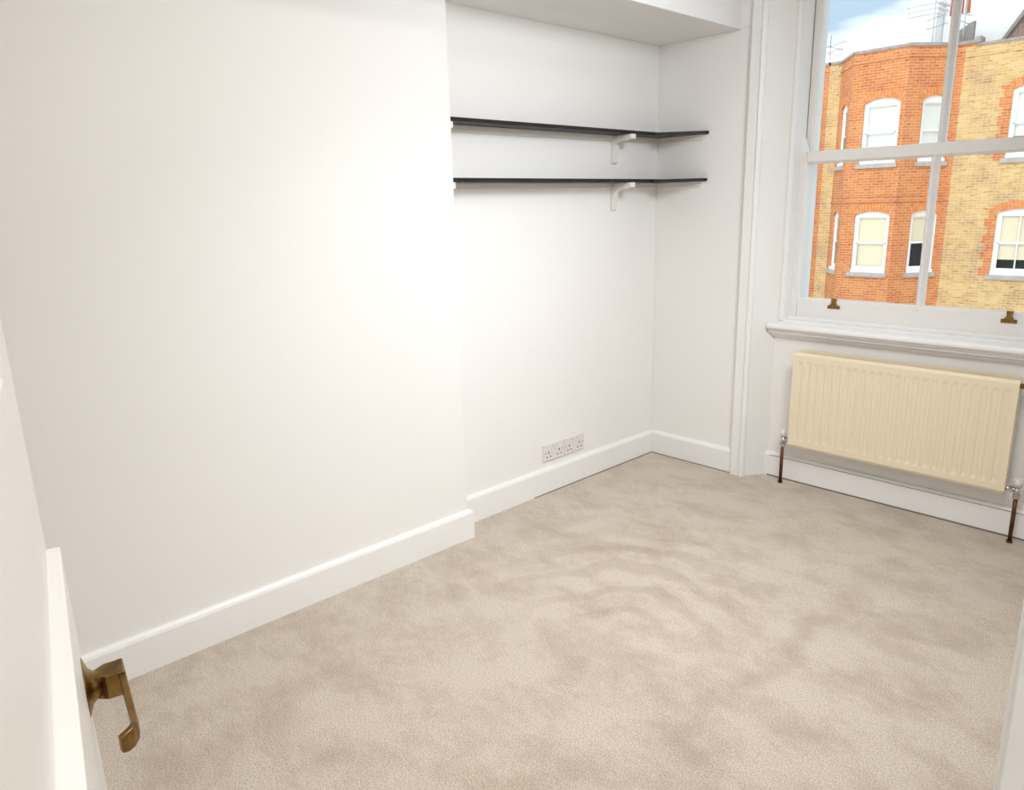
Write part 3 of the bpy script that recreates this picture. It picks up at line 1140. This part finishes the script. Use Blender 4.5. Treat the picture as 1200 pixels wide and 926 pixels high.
# ---------------------------------------------------------------- things on the roof opposite
def stack(x0, x1, y, z1, label, pots=0, corn=None):
    t = tag(empty('chimney_stack', ((x0 + x1) / 2, y, 4.6)), label, 'chimney')
    w_ = (x1 - x0) / 2
    box('shaft', (-w_, -.35, 0), (w_, .35, z1 - 4.6), RENDERW, t)
    if corn:
        for k, z in enumerate(corn):
            box('moulded_course', (-w_ - .05 - .03 * k, -.40 - .03 * k, z - 4.6), (w_ + .05 + .03 * k, .40 + .03 * k, z - 4.6 + .06), RENDERW, t, bevel=.02)
    for k in range(pots):
        px = -w_ + (k + .5) * 2 * w_ / pots
        c = cyl('pot', (px, 0, z1 - 4.6), (px, 0, z1 - 4.6 + .75), .085, POT, t, r1=.075)
        cyl('rim', (px, 0, z1 - 4.6 + .66), (px, 0, z1 - 4.6 + .75), .10, POT, c)
    return t
stack(-7.23, -6.47, 23.15, 7.4, 'tall white chimney stack with moulded courses, left of the aerial', corn=(6.62, 6.76, 6.90))
stack(-6.45, -5.60, 23.75, 6.58, 'low white chimney stack carrying terracotta pots', pots=4)
big = tag(empty('gable_wall', (-4.4, 22.0, 4.6)), 'broad white rendered gable wall rising behind the parapet', 'gable wall')
box('wall', (-.93, 0, 0), (.9, .5, 3.2), RENDERW, big)
rf = tag(empty('tiled_roof', (-3.6, 21.65, 4.6)), 'brown tiled roof slope rising at the right edge of the window view', 'roof')
# sloping roof: verge rises to the right
bm = bmesh.new()
rows = 16
for r_ in range(rows):
    za = .45 + r_ * .14
    x0 = -.95 + (za - .45) * .66
    yy = r_ * .028
    x = x0
    k = 0
    while x < 3.2:
        x2 = min(x + .26, 3.2)
        abox(bm, (x + .006, yy - .018 + random.uniform(-.004, .004), za), (x2 - .006, yy + .02, za + .15))
        x = x2
o = finish(bm, 'roof_tiles', TILE, rf)
o['kind'] = 'stuff'
prism('verge_board', [(-1.03, .40), (-.93, .40), (.62, 2.75), (.52, 2.75)], -.05, .35, SLATE, 'y', rf)
prism('roof_body', [(-.93, .0), (3.2, .0), (3.2, 2.70), (.60, 2.70), (-.93, .40)], .46, 1.2, SLATE, 'y', rf)
sl = tag(prism('slate_flashing', [(-5.60, 5.0), (-5.02, 5.0), (-5.02, 5.98), (-5.10, 5.95), (-5.60, 5.66)], 21.45, 21.6, SLATE, 'y'), 'small grey slate slope beside the white gable wall', 'slate roof')

def aerial(x, y, z0, z1, bars, label, lean=0):
    t = tag(empty('television_aerial', (x, y, z0)), label, 'aerial', 'television aerials on the roof opposite')
    cyl('mast', (0, 0, 0), (lean, 0, z1 - z0), .016, ALU, t, seg=8)
    for (xa, za, xb, zb_) in bars:
        b = cyl('boom', (xa - x, 0, za - z0), (xb - x, .10, zb_ - z0), .009, ALU, t, seg=6)
        bm = bmesh.new()
        for k in range(5):
            f = (k + .5) / 5
            px, pz = xa - x + (xb - xa) * f, za - z0 + (zb_ - za) * f
            acyl(bm, (px, -.10, pz), (px, .20, pz + .02), .005, seg=5)
        finish(bm, 'elements', ALU, b)
    return t
aerial(-9.125, 21.65, 2.9, 6.30, [(-9.28, 5.96, -8.66, 6.08), (-9.28, 6.03, -8.75, 5.83), (-9.25, 5.80, -8.76, 5.88), (-9.24, 5.83, -8.80, 5.62)], 'thin television aerial above the left end of the brick parapet')
aerial(-5.98, 21.25, 4.6, 7.2, [(-6.19, 6.14, -5.66, 6.29), (-6.19, 5.92, -5.66, 6.02)], 'tall television aerial in front of the white chimney stack', lean=-.03)
aerial(-5.25, 21.40, 5.0, 6.62, [(-5.56, 6.28, -5.12, 6.13), (-5.56, 6.12, -5.12, 5.90)], 'television aerial right of the glazing bar, beside the chimney pots')
